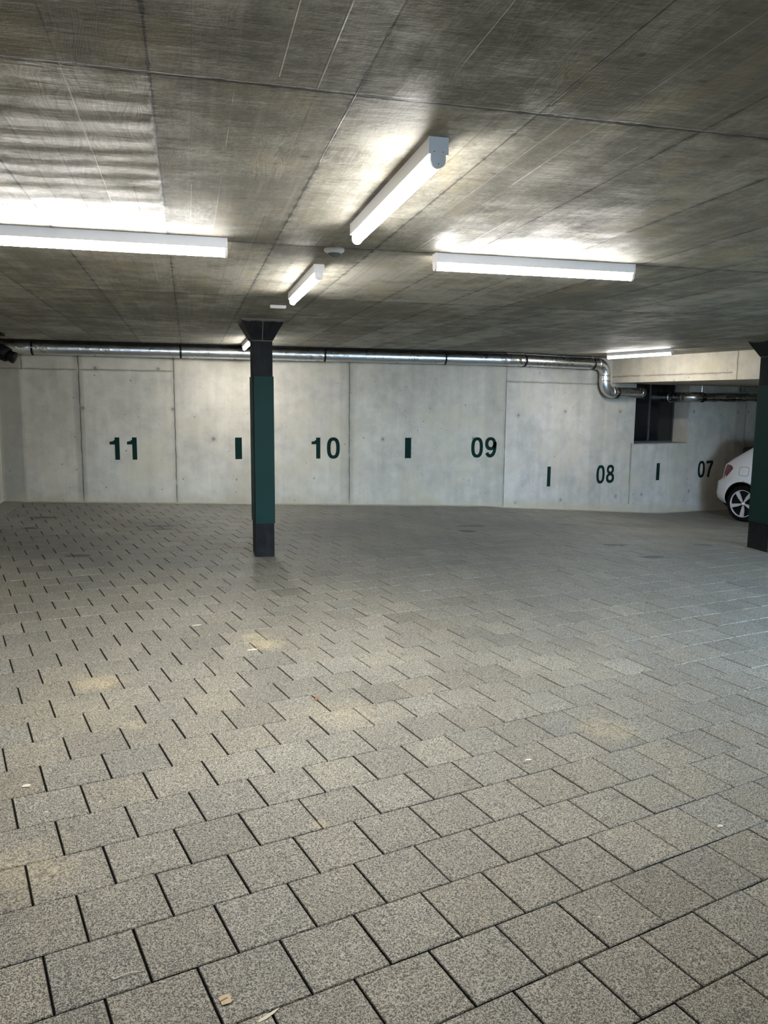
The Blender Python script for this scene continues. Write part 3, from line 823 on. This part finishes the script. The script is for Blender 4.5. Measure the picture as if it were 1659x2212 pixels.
flat('paper_scrap', [(-.016, -.005), (.010, -.007), (.015, .004), (.0, .008)], 2.005, 2.468, 0, M['paper'], 'tiny pale scrap on the near paving towards the right edge', 'scrap')

# ------------------------------------------------------------------ white car
CX, CY = 8.955, 11.05
GZ = F(CX, CY)
nose = Vector((.2759, -.9612, 0))          # the car points towards the drive aisle, tail to the wall
side = Vector((-.9612, -.2759, 0))         # the side seen by the camera
HWID = .86; RR = .30                        # half width, wheel radius
RO = .70                                    # rear overhang
cc = Vector((CX, CY, 0)) - side * (HWID - .04)      # on the car's middle line at the rear axle
car = thing('parked_car', 'white hatchback parked tail to the wall, partly hidden by the right column', 'car', (0, 0, 0))
CM = Matrix(((nose.x, side.x, 0, cc.x - nose.x * RO), (nose.y, side.y, 0, cc.y - nose.y * RO), (0, 0, 1, GZ), (0, 0, 0, 1)))
car.matrix_world = CM        # local x = distance from the tail, y = towards the seen side, z above ground
sl = [(.20, .17, 3.86, .76), (.26, .09, 3.96, .80), (.34, .015, 4.02, .835), (.42, .0, 4.05, .85), (.54, .02, 4.05, .858), (.63, .03, 4.05, .862), (.665, .085, 4.04, .864), (.70, .115, 4.02, .862), (.78, .125, 3.95, .858), (.86, .14, 3.80, .848),
      (.925, .16, 3.55, .832), (.96, .20, 3.40, .818), (1.03, .29, 3.0, .782), (1.12, .42, 2.72, .735), (1.22, .58, 2.46, .685), (1.32, .70, 2.2, .635), (1.39, .80, 1.98, .585), (1.43, .92, 1.80, .52), (1.45, 1.10, 1.6, .40)]
def car_ring(r, f_, w, z, n=72):
    out = []; cxx, hl = (r + f_) / 2, (f_ - r) / 2
    for i in range(n):
        a = 2 * PI * i / n; c_, s_ = math.cos(a), math.sin(a); e = 2 / 7.5
        xx = cxx + hl * math.copysign(abs(c_) ** e, c_); yy = w * math.copysign(abs(s_) ** e, s_)
        # taper in plan towards the tail
        k = sst(.0, .55, xx - r); yy *= .93 + .07 * k
        out.append((xx, yy, z))
    return out
bm = nb(); rings = [[bm.verts.new(p) for p in car_ring(r, f_, w, z)] for z, r, f_, w in sl]
for a_, b_ in zip(rings, rings[1:]):
    for i in range(72): bm.faces.new((a_[i], a_[(i + 1) % 72], b_[(i + 1) % 72], b_[i]))
bm.faces.new(rings[0][::-1]); bm.faces.new(rings[-1])
bmesh.ops.recalc_face_normals(bm, faces=bm.faces)
body = link('body', bm, M['carp'], car, smooth=True)
bvh_bm = nb(); bvh_bm.from_mesh(body.data); bvh = BVHTree.FromBMesh(bvh_bm)
# wheel arches cut out of the body
ARCH = .365
cut = nb()
for wx in (RO, RO + 2.55):
    for sy in (1, -1):
        c2 = nb(); lathe(c2, [(0, -.16), (ARCH, -.16), (ARCH, .16), (0, .16)], 56, 'Y')
        bmesh.ops.translate(c2, verts=c2.verts, vec=(wx, sy * .80, RR)); me_ = bpy.data.meshes.new('t'); c2.to_mesh(me_); c2.free(); cut.from_mesh(me_); bpy.data.meshes.remove(me_)
bmesh.ops.recalc_face_normals(cut, faces=cut.faces)
cme = bpy.data.meshes.new('cutter'); cut.to_mesh(cme); cut.free(); cme.materials.append(M['black'])
co = bpy.data.objects.new('cutter', cme); col.objects.link(co); co.parent = car
body.data.materials.append(M['black'])
md = body.modifiers.new('arch', 'BOOLEAN'); md.object = co; md.operation = 'DIFFERENCE'; md.solver = 'EXACT'; md.material_mode = 'TRANSFER'
bpy.context.view_layer.update()
dg = bpy.context.evaluated_depsgraph_get()
new = bpy.data.meshes.new_from_object(body.evaluated_get(dg)); body.modifiers.clear()
if len(new.polygons) > 500: body.data = new
bpy.data.objects.remove(co); bpy.data.meshes.remove(cme)
def drape(pts, off=.004, sy=1, n=14, mat=None, name='panel', thick=.012):
    """patch on the flank of the body given by an outline in (x, z)"""
    xs = [p[0] for p in pts]; zs = [p[1] for p in pts]
    b_ = nb(); f = b_.faces.new([b_.verts.new((x, 0, z)) for x, z in pts])
    bmesh.ops.triangulate(b_, faces=b_.faces[:])
    bmesh.ops.subdivide_edges(b_, edges=b_.edges[:], cuts=4, use_grid_fill=True)
    for v in b_.verts:
        h = bvh.ray_cast(Vector((v.co.x, sy * 3, v.co.z)), Vector((0, -sy, 0)))
        y = h[0].y if h[0] else sy * .6
        v.co.y = y + sy * off
    r_ = bmesh.ops.extrude_face_region(b_, geom=b_.faces[:])
    for v in [g_ for g_ in r_['geom'] if isinstance(g_, bmesh.types.BMVert)]: v.co.y -= sy * thick
    return link(name, b_, mat, car, smooth=False)
for sy in (1, -1):
    tl = drape([(.235, .70), (.30, .70), (.385, .77), (.47, .865), (.465, .885), (.43, .915), (.37, .93), (.29, .93), (.25, .80)], .005, sy, mat=M['red'], name='tail_lamp')
    tl['label'] = 'dark red tail lamp'
    drape([(.285, .705), (.315, .715), (.312, .742), (.290, .735)], .008, sy, mat=M['white'], name='reflector')
    drape([(.80, 1.03), (1.38, 1.02), (1.38, 1.30), (1.12, 1.28), (.98, 1.16)], .004, sy, mat=M['cglass'], name='side_window')
    drape([(1.42, 1.03), (2.60, 1.03), (2.40, 1.17), (2.12, 1.30), (1.42, 1.30)], .004, sy, mat=M['cglass'], name='side_window')
    drape([(.26, .21), (.37, .21), (.36, .265), (.25, .27)], .008, sy, mat=M['black'], name='bumper_lip')
# fuel flap line and door lines
def groove(pts, closed=True):
    b_ = nb(); path = []
    P2 = pts + ([pts[0]] if closed else [])
    for (x, z) in P2:
        h = bvh.ray_cast(Vector((x, 3, z)), Vector((0, -1, 0))); path.append((x, h[0].y + .002, z))
    return tube(b_, path, .0036, 6)
rr = []
for cxq, czq, a0 in ((.77, .885, 0), (.65, .885, PI / 2), (.65, .80, PI), (.77, .80, 1.5 * PI)):
    for i in range(6): a = a0 + PI / 2 * i / 5; rr.append((cxq + .03 * math.cos(a), czq + .03 * math.sin(a)))
link('fuel_flap', groove(rr), simple('panel_gap', (.12, .12, .125), .6, bump=0), car)
link('door_gap', groove([(1.16, 1.0), (1.15, .8), (1.18, .55), (1.2, .36)], False), M['black'], car)
link('door_gap', groove([(1.40, 1.02), (1.40, .30)], False), M['black'], car)
link('door_gap', groove([(2.50, 1.02), (2.58, .7), (2.55, .30)], False), M['black'], car)
# rear and front glass, lamps
def glass_patch(z0, z1, y1, x_dir, name, mat, off=.006):
    b_ = nb(); n = 12; vs = []
    for i in range(n + 1):
        z = z0 + (z1 - z0) * i / n; row = []
        for k in range(n + 1):
            y = -y1 * (1 - .12 * i / n) + 2 * y1 * (1 - .12 * i / n) * k / n
            h = bvh.ray_cast(Vector((-2 if x_dir > 0 else 7, y, z)), Vector((x_dir, 0, 0)))
            row.append(b_.verts.new((h[0].x - x_dir * off, y, z)))
        vs.append(row)
    for i in range(n):
        for k in range(n): b_.faces.new((vs[i][k], vs[i][k + 1], vs[i + 1][k + 1], vs[i + 1][k]))
    r_ = bmesh.ops.extrude_face_region(b_, geom=b_.faces[:])
    for v in [g_ for g_ in r_['geom'] if isinstance(g_, bmesh.types.BMVert)]: v.co.x += x_dir * .012
    return link(name, b_, mat, car, smooth=True)
glass_patch(1.06, 1.32, .56, 1, 'rear_window', M['cglass'])
glass_patch(1.06, 1.34, .58, -1, 'windscreen', M['cglass'])
glass_patch(.30, .48, .50, 1, 'rear_apron', M['black'])
bm = box(nb(), .40, .72, -.48, .48, 1.12, 1.225, .03); link('roof_spoiler', bm, M['black'], car)
for sy in (1, -1):
    drape([(3.55, .66), (3.90, .64), (3.88, .74), (3.62, .80)], .004, sy, mat=M['alloy'], name='headlamp')
def wheel(wx, sy):
    w = bpy.data.objects.new('wheel', None); col.objects.link(w); w.parent = car
    w.location = (wx, sy * (HWID - .055), RR)
    if sy < 0: w.rotation_euler = (0, 0, PI)
    # local +y faces outwards
    b_ = lathe(nb(), [(.226, .012), (.246, .020), (.285, .012), (.296, -.004), (.300, -.03), (.300, -.17), (.288, -.195), (.226, -.19), (.226, .012)], 56, 'Y'); link('tyre', b_, M['rubber'], w, smooth=True)
    b_ = lathe(nb(), [(.216, .006), (.228, .014), (.230, .008), (.228, -.02), (.214, -.02), (.216, .006)], 56, 'Y'); link('rim', b_, M['alloy'], w, smooth=True)
    b_ = lathe(nb(), [(0, -.05), (.216, -.05), (.222, -.02), (.222, -.18), (0, -.18)], 40, 'Y'); link('wheel_well', b_, M['black'], w)
    b_ = nb()
    for k in range(5):
        a = 2 * PI * k / 5 + math.radians(56); 
        pts = [(.034, -.010), (.215, -.052), (.219, .012), (.120, .020), (.034, .012)]
        top, bot = [], []
        for (r_, q_) in pts:
            X = math.cos(a) * r_ - math.sin(a) * q_; Zq = math.sin(a) * r_ + math.cos(a) * q_
            top.append(b_.verts.new((X, .004 - .012 * (1 - r_ / .22), Zq))); bot.append(b_.verts.new((X, -.03, Zq)))
        b_.faces.new(top); b_.faces.new(bot[::-1])
        for i in range(5): j = (i + 1) % 5; b_.faces.new((top[i], top[j], bot[j], bot[i]))
    link('spokes', b_, M['alloy'], w)
    b_ = lathe(nb(), [(0, .004), (.018, .002), (.024, -.006), (.024, -.03), (0, -.03)], 24, 'Y'); link('hub_cap', b_, M['cap'], w, smooth=True)
for wx in (RO, RO + 2.55):
    for sy in (1, -1): wheel(wx, sy)
bm = box(nb(), .35, 3.7, -.62, .62, .17, .30, .02); link('underbody', bm, M['black'], car)
bvh_bm.free()

# ------------------------------------------------------------------ daylight
w = bpy.data.worlds.new('daylight'); sc.world = w; w.use_nodes = True
bg = w.node_tree.nodes['Background']; bg.inputs[0].default_value = (.52, .73, 1., 1); bg.inputs[1].default_value = 46.

# ------------------------------------------------------------------ camera
cam = bpy.data.cameras.new('camera'); co = bpy.data.objects.new('camera', cam); col.objects.link(co)
p, r, yw = math.radians(7.83332), math.radians(.472413), math.radians(14.113105)
right = Vector((math.cos(yw), -math.sin(yw), 0)); fh = Vector((math.sin(yw), math.cos(yw), 0)); up = Vector((0, 0, 1))
fwd = math.cos(p) * fh - math.sin(p) * up; u = math.sin(p) * fh + math.cos(p) * up
r2 = math.cos(r) * right + math.sin(r) * u; u2 = -math.sin(r) * right + math.cos(r) * u
m = Matrix((r2, u2, -fwd)).transposed().to_4x4(); m.translation = (0, 0, CAMZ)
co.matrix_world = m
cam.sensor_fit = 'HORIZONTAL'; cam.sensor_width = 36.; cam.lens = 36. * 1677.08 / 1659.; cam.clip_start = .02; cam.clip_end = 100
sc.camera = co

vs = sc.view_settings
vs.view_transform = 'Standard'; vs.look = 'None'; vs.exposure = 0.; vs.gamma = 1.; vs.use_curve_mapping = False
sc.cycles.max_bounces = 5; sc.cycles.diffuse_bounces = 4; sc.cycles.glossy_bounces = 3; sc.cycles.transmission_bounces = 2
sc.cycles.use_adaptive_sampling = True; sc.cycles.adaptive_threshold = .04; sc.cycles.adaptive_min_samples = 24
sc.cycles.caustics_reflective = False; sc.cycles.caustics_refractive = False; sc.cycles.use_denoising = True
sc.cycles.sample_clamp_indirect = 8
